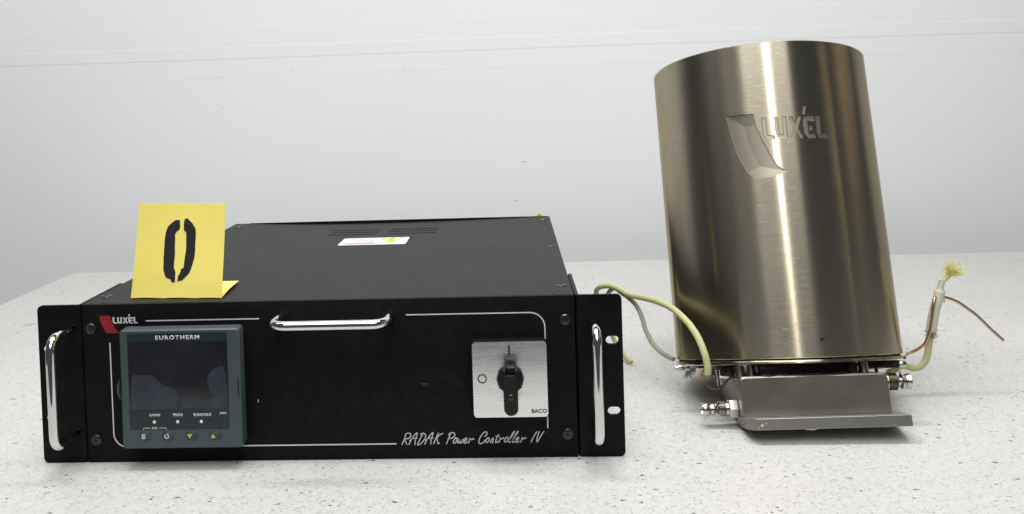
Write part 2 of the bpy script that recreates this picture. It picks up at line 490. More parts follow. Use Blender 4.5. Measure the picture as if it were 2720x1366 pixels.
# logo: red leaf and lettering
bm = bmesh.new()
plate(bm, [(-188.9, 123.2), (-179.5, 123.2), (-178.6, 118.5), (-176.6, 113.6), (-174.6, 110.6), (-172.2, 108.9), (-176, 108.5), (-183.4, 108.8), (-186.3, 114), (-188.0, 119)], -.12, 0)
finish("red_leaf_logo", bm, m_red, panel)
GLY = dict(
 L=[(-14.3, 211.5), (-12.1, 211.2), (-12.1, 195.0), (-8.3, 194.2), (-8.5, 190.5), (-11.9, 191.0), (-13.4, 193), (-14.2, 197.6)],
 U=[(-8.2, 211.2), (-6.3, 211.0), (-6.1, 195.2), (-4.4, 195.0), (-3.9, 211.3), (-2.3, 211.1), (-2.4, 191.2), (-6.1, 191.6), (-7.6, 192.8), (-8.2, 196.1)],
 X=[(-1.1, 211.0), (0.7, 210.9), (2.2, 204.2), (3.7, 210.8), (5.4, 210.8), (3.3, 200.9), (5.5, 190.5), (3.5, 190.6), (2.0, 197.0), (0.6, 190.8), (-1.2, 190.9), (1.0, 200.9)],
 E=[(12.0, 210.6), (7.3, 210.5), (5.9, 208.3), (5.9, 195.5), (7.8, 190.6), (11.6, 190.5), (11.7, 194.0), (8.4, 194.4), (8.2, 206.3), (11.9, 206.2)],
 D=[(8.9, 201.8), (10.6, 201.7), (10.5, 197.7), (8.7, 197.8)],
 L2=[(12.6, 210.6), (15.0, 210.7), (14.7, 194.0), (17.9, 194.1), (17.9, 190.6), (13.7, 190.8), (12.6, 194.7)],
 A=[(6.8, 219.9), (8.5, 219.8), (7.4, 212.6), (5.9, 212.6)])
for k, P in GLY.items():
    if k == 'D': P = [(8.0, 202.4), (11.2, 202.4), (11.2, 198.6), (8.0, 198.6)]
    bm = bmesh.new()
    plate(bm, [(-177.6+(p+14.3)*.655, 116.4+(s-190.5)*.262) for p, s in P], -.12, 0)
    finish("logo_letter", bm, m_white, panel)
SCRIPT = [[(59.51, 11.92), (61.14, 15.36), (62.8, 19.41), (63.88, 21.54)], [(62.46, 20.03), (63.61, 21.18), (65.64, 21.51), (67.23, 20.63), (66.81, 18.6), (64.99, 17.1), (61.44, 16.78)], [(61.7, 16.78), (62.77, 14.32), (63.8, 11.87)], [(65.22, 11.85), (67.48, 16.05), (70.39, 20.08), (72.61, 21.73), (71.86, 18.79), (70.73, 15.24), (70.26, 11.79)], [(65.94, 15.3), (68.52, 17.05), (72.56, 17.15)], [(76.95, 20.25), (74.81, 16.72), (72.66, 12.68), (72.63, 11.76), (74.66, 12.24), (77.27, 14.91), (79.25, 18.19), (79.11, 20.22), (76.99, 21.37), (74.78, 20.18)], [(78.18, 12.0), (80.33, 15.89), (83.23, 19.91), (85.56, 21.76), (84.7, 18.63), (83.68, 15.08), (83.22, 11.94)], [(78.8, 15.4), (81.62, 16.89), (85.66, 17.09)], [(85.5, 12.26), (87.12, 15.55), (88.74, 19.08), (90.08, 21.6)], [(93.73, 20.95), (91.29, 19.96), (88.8, 17.81), (88.82, 15.27), (89.15, 12.98), (89.79, 12.57), (90.66, 13.22)], [(96.06, 12.13), (97.68, 15.67), (99.05, 18.95), (100.12, 21.22)], [(98.06, 19.47), (99.1, 20.73), (101.14, 21.56), (103.12, 20.67), (103.06, 18.9), (101.25, 17.15), (97.2, 16.33)], [(102.97, 16.11), (104.02, 17.36), (105.0, 16.59), (104.42, 14.31), (102.86, 12.71), (101.87, 13.08), (101.92, 14.6), (102.97, 16.11)], [(105.0, 16.59), (105.99, 16.22), (105.41, 13.8), (105.73, 12.78), (106.91, 13.52), (107.87, 15.54), (107.55, 13.26), (108.14, 12.75), (109.27, 13.75), (109.99, 15.67), (109.75, 16.18)], [(110.44, 14.14), (111.96, 14.73), (113.01, 15.98), (112.68, 16.85), (111.67, 16.51), (110.61, 14.75), (110.65, 12.97), (111.9, 12.8), (113.44, 13.95)], [(114.15, 12.57), (114.97, 14.69), (115.53, 16.46), (116.02, 16.1), (117.0, 15.43), (118.03, 16.43), (118.86, 15.55)], [(127.59, 17.83), (129.4, 19.58), (129.46, 21.35), (128.22, 21.87), (126.43, 20.63), (124.08, 17.62), (122.74, 14.59), (122.92, 12.56), (124.41, 12.14), (126.19, 13.03), (128.02, 15.29)], [(129.28, 15.78), (130.32, 17.03), (131.3, 16.26), (130.74, 14.24), (129.45, 12.99), (128.45, 13.26), (128.5, 14.77), (129.28, 15.78)], [(131.94, 12.71), (133.02, 15.22), (133.56, 16.74), (133.26, 14.97), (134.81, 16.72), (134.51, 14.95), (133.69, 12.68), (134.07, 12.17)], [(138.91, 19.71), (137.84, 17.44), (136.65, 14.67), (136.3, 12.9), (137.2, 12.99), (138.24, 14.15)], [(136.36, 18.07), (139.85, 18.02)], [(138.94, 12.62), (139.76, 14.89), (140.31, 16.65), (140.79, 16.14), (141.78, 15.62), (142.82, 16.87), (143.4, 16.36)], [(144.54, 16.09), (145.58, 17.34), (146.55, 16.57), (145.99, 14.56), (144.7, 13.21), (143.61, 13.57), (143.65, 14.84), (144.54, 16.09)], [(146.98, 14.29), (149.32, 17.3), (151.31, 20.31), (152.2, 21.81), (151.34, 21.57), (149.36, 18.56), (147.51, 15.3), (146.95, 13.38), (147.69, 12.86), (148.96, 13.76)], [(149.98, 14.25), (152.06, 17.26), (154.15, 20.27), (155.19, 21.77), (154.34, 21.53), (152.35, 18.52), (150.51, 15.26), (149.95, 13.34), (150.68, 12.93), (151.96, 13.72)], [(152.47, 14.22), (153.98, 14.81), (155.27, 16.11), (155.05, 16.97), (154.04, 16.63), (152.89, 14.98), (152.84, 13.1), (154.18, 12.94), (155.7, 13.93)], [(156.56, 12.55), (157.47, 14.67), (158.18, 16.68), (158.66, 16.07), (159.49, 15.55), (160.52, 16.65), (161.24, 15.88)], [(165.24, 12.8), (166.99, 16.57), (168.82, 19.57), (170.13, 21.58)], [(172.12, 21.8), (170.88, 18.54), (169.93, 14.76), (170.12, 12.99), (172.2, 16.0), (174.29, 19.5), (175.95, 21.6)]]
bm = bmesh.new()
for st in SCRIPT:
    P = [Vector((p[0], p[1], 0)) for p in st]
    q = smooth_path(P, 4)
    ribbon(bm, [(v.x, v.y) for v in q], .74)
finish("script_lettering", bm, m_scriptp, panel)
# light scuffs on the panel
bm = bmesh.new(); ribbon(bm, [(-58.0, 51.4), (-58.1, 49.4), (-58.8, 48.9)], .5); finish("scratch", bm, m_scriptp, panel)
m_scuff = Mat("paint_scuff", (.05, .05, .052), .4)
bm = bmesh.new(); ribbon(bm, [(76.5, 62.3), (83, 62.3)], .5); ribbon(bm, [(77.5, 61.6), (80, 60.2), (82.5, 61.4)], .5); finish("scratch", bm, m_scuff, panel)
rs = random.Random(4)
bm = bmesh.new()
for i in range(70):
    x, z = rs.uniform(-50, 195), rs.uniform(8, 128); q_ = rs.uniform(.12, .3)
    plate(bm, disc(x, z, q_, q_*rs.uniform(.6, 1.3), 5), -.06, 0)
finish("dust_speck", bm, m_scuff, panel, kind="stuff")

def screw_bm(r=4.6, h=1.4):
    b = bmesh.new()
    revolve(b, [(r, 0), (r, -.25), (r*.86, -h*.75), (r*.6, -h), (.01, -h*1.05)], 20, 'y')
    for v in b.verts: pass
    for a in (20, 110):
        r_ = bmesh.ops.create_cube(b, size=1)
        for v in r_["verts"]:
            v.co = Matrix.Rotation(R(a), 3, 'Y') @ Vector((v.co.x*r*1.05, (v.co.y-.5)*.2-h*1.0, v.co.z*.9))
        for f in set(f for v in r_["verts"] for f in v.link_faces): f.material_index = 1
    return b
screw = finish("screw", screw_bm(), [m_screw, m_dark], pc, smooth=35)
screw.location = Vector((-196.3, 0, 112.4))*MM
for x, z, a in ((-195.9, 19.0, 40), (195.5, 112.6, 15), (195.1, 18.9, 70)):
    c = screw.copy(); COL.objects.link(c); c.location = Vector((x, 0, z))*MM; c.rotation_euler = (0, R(a), 0)

# ears: front flange with two slots, rolled bend, side flange
def ear(s):
    bm = bmesh.new()
    xi, xo = 207.5, 241.3
    out = rrect(xi, xo, .5, H, [0, 4, 4, 0])
    slots = []
    for z in (95.4, 37.6):
        slots.append([(233.0+(x), z+dz) for x, dz in [(p[0], p[1]) for p in rrect(-5.2, 5.2, -3.4, 3.4, 3.39, 5)]])
    plate(bm, out, 0, 3, slots)
    # rolled bend
    n = 6; A = []; B = []
    for i in range(n+1):
        a = R(90*i/n)
        A.append((xi-3.6*math.sin(a), 3.6-3.6*math.cos(a))); B.append((xi-.6*math.sin(a), 3.6-.6*math.cos(a)))
    for z0, z1 in ((.5, H),):
        lo = [bm.verts.new((x, y, z0)) for x, y in A+B[::-1]]; hi = [bm.verts.new((x, y, z1)) for x, y in A+B[::-1]]
        m = len(lo)
        for i in range(m): bm.faces.new((lo[i], lo[(i+1) % m], hi[(i+1) % m], hi[i]))
        bm.faces.new(lo[::-1]); bm.faces.new(hi)
    # side flange, clipped rear top corner
    x0, x1 = xi-3.6, xi-.6
    P = [(3.62, .5), (92, .5), (92, H-1.5), (88, H), (3.62, H)]
    lo = [bm.verts.new((x0, y, z)) for y, z in P]; hi = [bm.verts.new((x1, y, z)) for y, z in P]
    for i in range(len(P)): bm.faces.new((lo[i], lo[(i+1) % len(P)], hi[(i+1) % len(P)], hi[i]))
    bm.faces.new(lo); bm.faces.new(hi[::-1])
    if s < 0:
        for v in bm.verts: v.co.x *= -1
    return finish("rack_ear", bm, m_ear, pc, smooth=35)
ears = [ear(-1), ear(1)]
# blank out left slots: the left ear shows none
def handle(pts_a, pts_b, vertical, x, z):
    """chrome pull bent from one rod"""
    L = []
    D, r = -42, 11
    a0, a1 = pts_a, pts_b
    n = 8
    path = [(a0, -.2), (a0, D+r)]
    path += [(a0+r-r*math.cos(R(90*i/n)), D+r-r*math.sin(R(90*i/n))) for i in range(1, n+1)]
    path += [(a0+r+(a1-a0-2*r)*k/6, D) for k in range(1, 6)]
    path += [(a1-r+r*math.sin(R(90*i/n)), D+r-r*math.cos(R(90*i/n))) for i in range(0, n+1)]
    path += [(a1, -.2)]
    bm = bmesh.new()
    tube(bm, [((x, y, a) if vertical else (a, y, z)) for a, y in path], 3.8, 20)
    return finish("handle", bm, m_chrome, pc, smooth=60)
handle(-34.5, 54.5, False, 0, 122)
handle(27, 114, True, -211.2, 0)
handle(26, 113, True, 217.3, 0)

# chassis
bm = bmesh.new(); box(bm, -W2+.5, -W2+2, 3.2, 464, 1.5, 129.5); finish("side_panel", bm, m_lid, pc)
bm = bmesh.new(); box(bm, W2-2, W2-.5, 3.2, 464, 1.5, 129.5); finish("side_panel", bm, m_lid, pc)
bm = bmesh.new(); box(bm, -W2+2, W2-2, 3.2, 464, 1.5, 3.0); finish("bottom_panel", bm, m_lid, pc)
bm = bmesh.new(); plate(bm, [(-W2+1, 1.5), (W2-1, 1.5), (W2-1, H-.5), (W2-5, H+.1), (-W2+20, H+.1), (-W2+1, H-2)], 464.5, 466.2); finish("rear_panel", bm, m_front, pc)
for x in (-170, 170):
    for y in (40, 420):
        bm = bmesh.new(); revolve(bm, [(6, .05), (7, .8), (7, 1.45)], 16, 'z', (x, y, 0)); finish("foot", bm, m_plastic, pc)
# lid, sagging a little at the back, with vent slits cut through
bm = bmesh.new()
nx, ny = 28, 24
def lidz(x, y):
    t = max(0, y/464-.25)/.75
    u = (x+190)/400; u = min(max(u, 0), 1)
    return -3.4*t**2.2*math.sin(math.pi*u**.8)
T = [[bm.verts.new((-W2+.2+(2*W2-.4)*i/nx, 3.4+460.6*j/ny, H+lidz(-W2+2*W2*i/nx, 464*j/ny))) for j in range(ny+1)] for i in range(nx+1)]
Bt = [[bm.verts.new((v.co.x, v.co.y, v.co.z-2)) for v in row] for row in T]
for i in range(nx):
    for j in range(ny):
        bm.faces.new((T[i][j], T[i+1][j], T[i+1][j+1], T[i][j+1])); bm.faces.new((Bt[i][j], Bt[i][j+1], Bt[i+1][j+1], Bt[i+1][j]))
for i in range(nx):
    bm.faces.new((T[i][0], Bt[i][0], Bt[i+1][0], T[i+1][0])); bm.faces.new((T[i][ny], T[i+1][ny], Bt[i+1][ny], Bt[i][ny]))
for j in range(ny):
    bm.faces.new((T[0][j], T[0][j+1], Bt[0][j+1], Bt[0][j])); bm.faces.new((T[nx][j], Bt[nx][j], Bt[nx][j+1], T[nx][j+1]))
lid = finish("lid", bm, m_lid, pc, smooth=40)
cuts = []
for k, y in enumerate((396, 376.5, 357.5)):
    for x0, x1 in ((-63.0, -4.5), (7.5, 65.5)):
        b = bmesh.new(); box(b, x0, x1, y-2.3, y+2.3, 120, 140); cuts.append(finish("cutter", b, m_dark))
b = bmesh.new(); box(b, 187, 188.0, 0, 9, 131.2, 140); cuts.append(finish("cutter", b, m_dark))
b = bmesh.new(); box(b, -188, -187.0, 0, 9, 131.2, 140); cuts.append(finish("cutter", b, m_dark))
boolean(lid, cuts)
bm = bmesh.new(); box(bm, -80, 80, 340, 410, 118, 119); finish("vent_baffle", bm, m_dark, pc)
for x, y, a in ((195.2, 37.4, 10), (194.8, 236.5, 50), (193.8, 437.7, 80), (-195.7, 32.1, 30), (-195, 236, 20), (-193, 437, 60)):
    c = screw.copy(); COL.objects.link(c)
    c.location = Vector((x, y, H+lidz(x, y)-.2))*MM; c.rotation_euler = (R(-90), 0, 0)
# warning label
lab_z = H+lidz(0, 300)+.25
def flat(name, pts, mat, par, dz=0, th=.12, kind=None):
    b = bmesh.new(); plate(b, pts, 0, th, to=lambda x, y, z: (x, z, H+lidz(x, z)+.12+dz+y)); return finish(name, b, mat, par, kind=kind)
lb = flat("warning_label", rrect(-37.5, 37.8, 274, 325, 4), m_label, pc, .15)
rim = bmesh.new()
def strip(b, x0, x1, y0, y1, dz=.40):
    plate(b, [(x0, y0), (x1, y0), (x1, y1), (x0, y1)], 0, .08, to=lambda x, y, z: (x, z, H+lidz(x, z)+dz+y))
b = bmesh.new()
for q in ((-33.5, 33.5, 277.6, 278.6), (-33.5, 33.5, 320.6, 321.6), (-33.5, -32.7, 278.7, 320.5), (32.7, 33.5, 278.7, 320.5), (3.6, 4.4, 278.7, 320.5)): strip(b, *q)
finish("printed_border", b, m_labelgrey, lb)
b = bmesh.new(); strip(b, -31.5, 2.6, 280.5, 288.5); finish("orange_band", b, m_orange, lb)
b = bmesh.new()
for k in range(6):
    y = 292+k*4.6; xa = -31+rs.uniform(0, 9)
    while xa < 1:
        xb = min(xa+rs.uniform(2, 7), 2); strip(b, xa, xb, y, y+1.9); xa = xb+1.2
finish("fine_print", b, m_labelgrey, lb, kind="stuff")
b = bmesh.new(); plate(b, [(6.4, 318.5), (18.6, 281.5), (30.8, 318.5)], 0, .08, to=lambda x, y, z: (x, z, H+lidz(x, z)+.36+y)); finish("warning_triangle", b, m_labyel, lb)
b = bmesh.new()
ribbon(b, [(6.4, 318.5), (18.6, 281.5), (30.8, 318.5)], .8, closed=True)
ribbon(b, [(20, 317), (15.5, 306), (21.5, 305), (17.5, 291)], 1.6)
for v in b.verts: x, y, z = v.co; v.co = (x, z, H+lidz(x, z)+.52+y)
finish("bolt_symbol", b, m_ink, lb)
# earth lead curling up behind the back panel
bm = bmesh.new(); tube(bm, smooth_path([(186, 466, 110), (186.5, 476, 122), (188, 480, 131.5), (192, 481, 133), (196, 478, 126), (198, 466, 112)], 6), 1.9, 10)
finish("earth_wire", bm, m_green, pc, smooth=60)

# ---------------- temperature controller module on the panel
CX, CZ = 155.0, 306.5
def mm_(x, z, d0=-30, d1=-16): k = (788.2+d1)/(788.2+d0); return (CX+(x-CX)*k, CZ+(z-CZ)*k)
tcm = empty("temperature_module"); tcm.parent = pc
x0, z0 = mm_(-161.0, 22.6); x1, z1 = mm_(-63.6, 118.0)
bm = bmesh.new()
def mod_y(z, y): return y*(1+.16*(0.5-(z-z0)/(z1-z0)))
F = [rrect(x0+1.2, x1-1.2, z0+1, z1-1.2, 2.5, 4), rrect(x0+.1, x1-.1, z0+.1, z1-.1, 3, 4), rrect(x0, x1, z0, z1, 3, 4), rrect(x0+2.5, x1-2.5, z0+2.5, z1-2.5, 3, 4)]
Y = [-16, -14.6, -3, -.2]
rg = [[bm.verts.new((p[0], mod_y(p[1], y) if y < -1 else y, p[1])) for p in f] for f, y in zip(F, Y)]
for a, b_ in zip(rg, rg[1:]):
    for i in range(len(a)): bm.faces.new((a[i], a[(i+1) % len(a)], b_[(i+1) % len(a)], b_[i]))
bm.faces.new(rg[0]); bm.faces.new(rg[-1][::-1])
bez = finish("bezel", bm, m_teal, tcm, smooth=35)
wx0, wz0 = mm_(-154.3, 38.2); wx1, wz1 = mm_(-73.6, 115.0)
def mplate(name, pts, mat, par, d=.0, th=.35):
    b = bmesh.new(); plate(b, pts, 0, th, to=lambda x, y, z: (x, mod_y(z, -16)-d-.35+y, z)); return finish(name, b, mat, par)
# sunken window surround
mplate("window_panel", rrect(wx0, wx1, wz0, wz1, .6, 2), m_tealdark, tcm, .0, .3)
sx0, sz0 = mm_(-153.6, 53.9); sx1, sz1 = mm_(-73.8, 108.1)
scr = mplate("screen", rrect(sx0, sx1, sz0, sz1, .8, 2), m_screen, tcm, .30, .25)
def zp(X, Y_):   # outlines of the bluish patches, traced in panel millimetres
    px_, py_ = (X-145)/950, (860-Y_)/650
    return (sx0+px_*(sx1-sx0), sz0+py_*(sz1-sz0))
rs2 = random.Random(3)
def rough_outline(P, amp=.35):
    out = []
    for i in range(len(P)):
        a, b_ = Vector(P[i]), Vector(P[(i+1) % len(P)])
        n = max(1, int((b_-a).length/1.2))
        for k in range(n):
            q = a.lerp(b_, k/n); out.append((q.x+rs2.uniform(-amp, amp), q.y+rs2.uniform(-amp, amp)))
    return out
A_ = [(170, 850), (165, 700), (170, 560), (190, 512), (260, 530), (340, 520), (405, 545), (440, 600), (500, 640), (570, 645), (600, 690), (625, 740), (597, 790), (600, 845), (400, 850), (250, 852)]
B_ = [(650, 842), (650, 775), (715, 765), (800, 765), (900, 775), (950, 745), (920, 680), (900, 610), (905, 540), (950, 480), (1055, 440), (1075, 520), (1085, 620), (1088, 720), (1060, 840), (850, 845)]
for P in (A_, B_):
    b = bmesh.new(); plate(b, rough_outline([zp(*p) for p in P], .22), 0, .06, to=lambda x, y, z: (x, mod_y(z, -16)-.72+y, z)); finish("screen_patch", b, m_bluepatch, scr)
def mtext(name, text, xa, za, xb, zb, bold=0, sp=1.0, mat=m_white):
    a = mm_(xa, za); c = mm_(xb, zb)
    return lettering(name, text, a[0], c[0], a[1], c[1], mod_y(a[1], -16)-.5, mat, tcm, bold, sp)
mtext("lettering", "EUROTHERM", -131.3, 109.9, -95.7, 113.2, .022, 1.22)
mtext("lettering", "A/MAN", -138.3, 48.7, -129.4, 51.0, .022)
mtext("lettering", "PROG", -118.9, 48.7, -111.0, 51.0, .022)
mtext("lettering", "RUN/HOLD", -102.4, 48.6, -87.9, 50.9, .022)
mtext("lettering", "3504", -81.1, 49.9, -75.8, 51.6, .022)
mtext("lettering", "Ack", -136.6, 38.5, -131.7, 40.7, .01)
m_led = Mat("white_indicator_lens", (.78, .78, .77), .3)
for x, z in ((-134.2, 44.2), (-115.3, 44.2), (-96.2, 44.1)):
    a = mm_(x, z); b = bmesh.new(); revolve(b, [(1.35, 0), (1.3, -.3), (.9, -.55), (.01, -.65)], 16, 'y', (a[0], mod_y(a[1], -16)-.3, a[1])); finish("indicator", b, m_led, tcm, smooth=50)
b = bmesh.new()
for P in ([(-143.4, 38.0), (-143.1, 39.3), (-142.6, 39.5), (-137.6, 39.5)], [(-130.6, 39.5), (-125.4, 39.5), (-124.9, 39.3), (-124.6, 38.0)]):
    ribbon(b, [mm_(*p) for p in P], .32)
for v in b.verts: v.co.y += mod_y(v.co.z, -16)-.34
finish("printed_bracket", b, m_white, tcm)
# buttons: oval caps with their printed symbols
def button(x, z, y=33.0):
    a = mm_(x+.9, z); b = bmesh.new(); yy = mod_y(a[1], -16)
    rings = []
    for rx, d in ((4.9, .3), (4.6, -.5), (3.9, -1.0), (2.2, -1.25)):
        rings.append([b.verts.new((a[0]+rx*math.cos(2*math.pi*i/24), yy+d, a[1]+rx*.78*math.sin(2*math.pi*i/24))) for i in range(24)])
    for p_, q_ in zip(rings, rings[1:]):
        for i in range(24): b.faces.new((p_[i], p_[(i+1) % 24], q_[(i+1) % 24], q_[i]))
    b.faces.new(rings[-1]); b.faces.new(rings[0][::-1])
    o_ = finish("button", b, m_button, tcm, smooth=60)
    # raised lip around the upper right of the cap
    b = bmesh.new(); tube(b, [(a[0]+5.1*math.cos(R(t)), yy-.15, a[1]+4.1*math.sin(R(t))) for t in range(-60, 165, 15)], .55, 8); finish("button_lip", b, m_teal, tcm, smooth=60)
    return o_, a, yy-1.3
def symb(par, fn, mat, yy, name="button_symbol"):
    b = bmesh.new(); fn(b)
    for v in b.verts: v.co.y += yy
    return finish(name, b, mat, par and tcm)
bt, a, yy = button(-143.3, 33.1); cx, cz = a[0]-.9, a[1]
def doc(b):
    plate(b, [(cx-1.3, cz-1.9), (cx+1.0, cz-1.9), (cx+1.5, cz-1.3), (cx+1.5, cz+2.0), (cx-.6, cz+2.0), (cx-1.3, cz+1.2)], -.12, 0)
symb(bt, doc, m_white, yy)
def doclines(b):
    for k in range(4):
        for q in (-.75, .25): plate(b, [(cx+q, cz-1.2+k*.7), (cx+q+.75, cz-1.2+k*.7), (cx+q+.75, cz-.9+k*.7), (cx+q, cz-.9+k*.7)], -.2, -.1)
symb(bt, doclines, m_ink, yy)
bt, a, yy = button(-124.5, 33.0); cx, cz = a[0]-.7, a[1]
symb(bt, lambda b: (ribbon(b, arc(cx, cz, 1.55, 60, -235, 14), .75), plate(b, [(cx+.1, cz+2.4), (cx+1.7, cz+1.7), (cx+.3, cz+.7)], -.12, 0)), m_white, yy)
bt, a, yy = button(-105.6, 33.0); cx, cz = a[0]-1.0, a[1]
symb(bt, lambda b: plate(b, [(cx-2.0, cz+1.5), (cx, cz-1.8), (cx+2.0, cz+1.5)], -.12, 0), m_yellowp, yy)
bt, a, yy = button(-86.7, 32.9); cx, cz = a[0]-1.0, a[1]
symb(bt, lambda b: plate(b, [(cx-2.0, cz-1.5), (cx+2.0, cz-1.5), (cx, cz+1.9)], -.12, 0), m_yellowp, yy)
# side release tabs
for xx, s in ((x0, -1), (x1-1.6, 1)):
    b = bmesh.new()
    zc_ = mm_(0, 71)[1]; n = 14
    outer = [(xx+(s*2.4*math.sin(math.pi*i/n) if s < 0 else -s*2.6*math.sin(math.pi*i/n)), zc_-8.6+17.2*i/n) for i in range(n+1)]
    inner = [(xx+(s*.9*math.sin(math.pi*i/n) if s < 0 else -s*.8*math.sin(math.pi*i/n)), zc_-8.6+17.2*i/n) for i in range(1, n)]
    plate(b, outer+inner[::-1], -17.6, -3)
    finish("release_tab", b, m_teal, tcm, smooth=40)
    if s > 0:
        b = bmesh.new(); plate(b, outer, -16.9, -16.2); finish("tab_recess", b, m_tealdark, tcm)

# ---------------- rotary switch
sw = empty("rotary_switch"); sw.parent = pc
bm = bmesh.new(); plate(bm, rrect(119.2, 180.1, 36.0, 98.6, 3.2, 6), -8, -.1, to=None, fbev=0); bk = finish("switch_body", bm, m_plastic, sw, smooth=35)
bm = bmesh.new(); plate(bm, rrect(119.9, 179.5, 36.6, 97.9, 2.9, 6), -8.9, -8.05); alu = finish("switch_plate", bm, m_alu, sw, smooth=30)
b = bmesh.new(); ribbon(b, [(127.4+3.3*math.cos(2*math.pi*i/28), 68.2+3.3*math.sin(2*math.pi*i/28)) for i in range(28)], 1.0, -9.02, -8.9, closed=True); finish("off_mark", b, m_ink, sw)
b = bmesh.new(); ribbon(b, [(149.6, 95.1), (149.6, 87.4)], 1.4, -9.02, -8.9); finish("on_mark", b, m_ink, sw)
lettering("lettering", "BACO", 166.2, 178.6, 39.7, 43.1, -9.02, m_ink, sw, .03)
bm = bmesh.new(); revolve(bm, [(10.6, -8.9), (10.6, -12.5), (9.9, -13.6), (8.4, -14), (8.2, -18), (.01, -18)], 36, 'y', (149.9, 0, 67.8)); 
for k in range(10):
    a = 2*math.pi*k/10
    r_ = bmesh.ops.create_cube(bm, size=1)
    for v in r_["verts"]: v.co = Matrix.Rotation(a, 3, 'Y') @ Vector((v.co.x*1.2+10.3, v.co.y*3.4-11, v.co.z*1.4)) + Vector((149.9, 0, 67.8))
finish("knob_base", bm, m_plastic, sw, smooth=35)
bm = bmesh.new()
hw = 5.6
out = [(150.1-hw, 80.5), (150.1-hw, 50.2)]+[(150.1+hw*math.cos(R(180+180*i/10)), 50.2+hw*math.sin(R(180+180*i/10))) for i in range(1, 10)]+[(150.1+hw, 50.2), (150.1+hw, 80.5), (150.1+3.6, 80.5), (150.1+3.6, 76.5), (150.1-3.6, 76.5), (150.1-3.6, 80.5)]
plate(bm, out, -30, -16)
lev = finish("knob_lever", bm, m_plastic, sw, smooth=35)
bv = lev.modifiers.new("bevel", 'BEVEL'); bv.width = .6*MM; bv.segments = 2; bv.limit_method = 'ANGLE'
bm = bmesh.new(); box(bm, 150.1-3.4, 150.1+3.4, -26, -17, 76.6, 81.5, .5); finish("lever_latch", bm, m_plastic, sw, smooth=35)
c = screw.copy(); COL.objects.link(c); c.data = screw.data; c.parent = sw; c.location = Vector((150.2, -30, 59.2))*MM; c.scale = (.56, .6, .56)

# ============================================================ yellow card with the marker numeral
card = empty("number_card", (-129.5, 17.4, 132.6))
tag(card, "folded yellow card with a black stencilled 0 standing on the black box lid", "card")
kx = lambda x, y: CX+(x-CX)*(788+y)/(788+15)
BLc, BRc = Vector((-170.0, 21.1, 132.9)), Vector((-89.6, 13.8, 132.9))
TLc, TRc = Vector((-165.3, 38, 211.7)), Vector((-88.6, 33.5, 210.2))
def cardp(s, t, off=0.0):
    p = BLc.lerp(BRc, s).lerp(TLc.lerp(TRc, s), t)
    p = p+Vector((0, 1.3*math.sin(math.pi*s)*t+1.0*math.sin(math.pi*t), 0))
    if t < .001: p.z += .5*abs(math.sin(9*s))
    return p+Vector((0, -off, 0))
bm = bmesh.new(); n = 14
def sheet(bm, f, n, m, th):
    A = [[bm.verts.new(f(i/n, j/m)) for j in range(m+1)] for i in range(n+1)]
    B = [[bm.verts.new(v.co+th) for v in r] for r in A]
    for i in range(n):
        for j in range(m):
            bm.faces.new((A[i][j], A[i+1][j], A[i+1][j+1], A[i][j+1])); bm.faces.new((B[i][j], B[i][j+1], B[i+1][j+1], B[i+1][j]))
    for i in range(n):
        bm.faces.new((A[i][0], B[i][0], B[i+1][0], A[i+1][0])); bm.faces.new((A[i][m], A[i+1][m], B[i+1][m], B[i][m]))
    for j in range(m):
        bm.faces.new((A[0][j], A[0][j+1], B[0][j+1], B[0][j])); bm.faces.new((A[n][j], B[n][j], B[n][j+1], A[n][j+1]))
sheet(bm, cardp, 14, 14, Vector((0, .4, 0)))
fr = finish("card_front", bm, m_card, card, smooth=40); 
def flap(s, t):
    p = BLc.lerp(BRc, s).lerp(Vector((-172.5, 83, 132.9)).lerp(Vector((-92.3, 75.5, 132.9)), s), t)
    return p+Vector((0, .6, .15+.9*math.sin(math.pi*t)*(.4+.6*s)+1.4*t*s))
bm = bmesh.new(); sheet(bm, flap, 10, 10, Vector((0, 0, .4)))
fl = finish("card_flap", bm, m_card, card, smooth=40)
N1 = [(0.426, 0.814), (0.482, 0.821), (0.485, 0.721), (0.452, 0.698), (0.437, 0.67), (0.447, 0.465), (0.451, 0.314), (0.472, 0.26), (0.475, 0.163), (0.438, 0.167), (0.426, 0.191), (0.365, 0.221), (0.344, 0.267), (0.33, 0.326), (0.324, 0.465), (0.321, 0.605), (0.329, 0.686), (0.344, 0.744), (0.39, 0.791)]
N2 = [(0.536, 0.833), (0.566, 0.835), (0.627, 0.779), (0.668, 0.721), (0.674, 0.605), (0.674, 0.465), (0.657, 0.349), (0.631, 0.267), (0.581, 0.214), (0.554, 0.186), (0.505, 0.177), (0.502, 0.221), (0.528, 0.267), (0.531, 0.298), (0.561, 0.321), (0.563, 0.36), (0.571, 0.488), (0.568, 0.628), (0.559, 0.691), (0.53, 0.714), (0.527, 0.791)]
objs = [fr, fl]
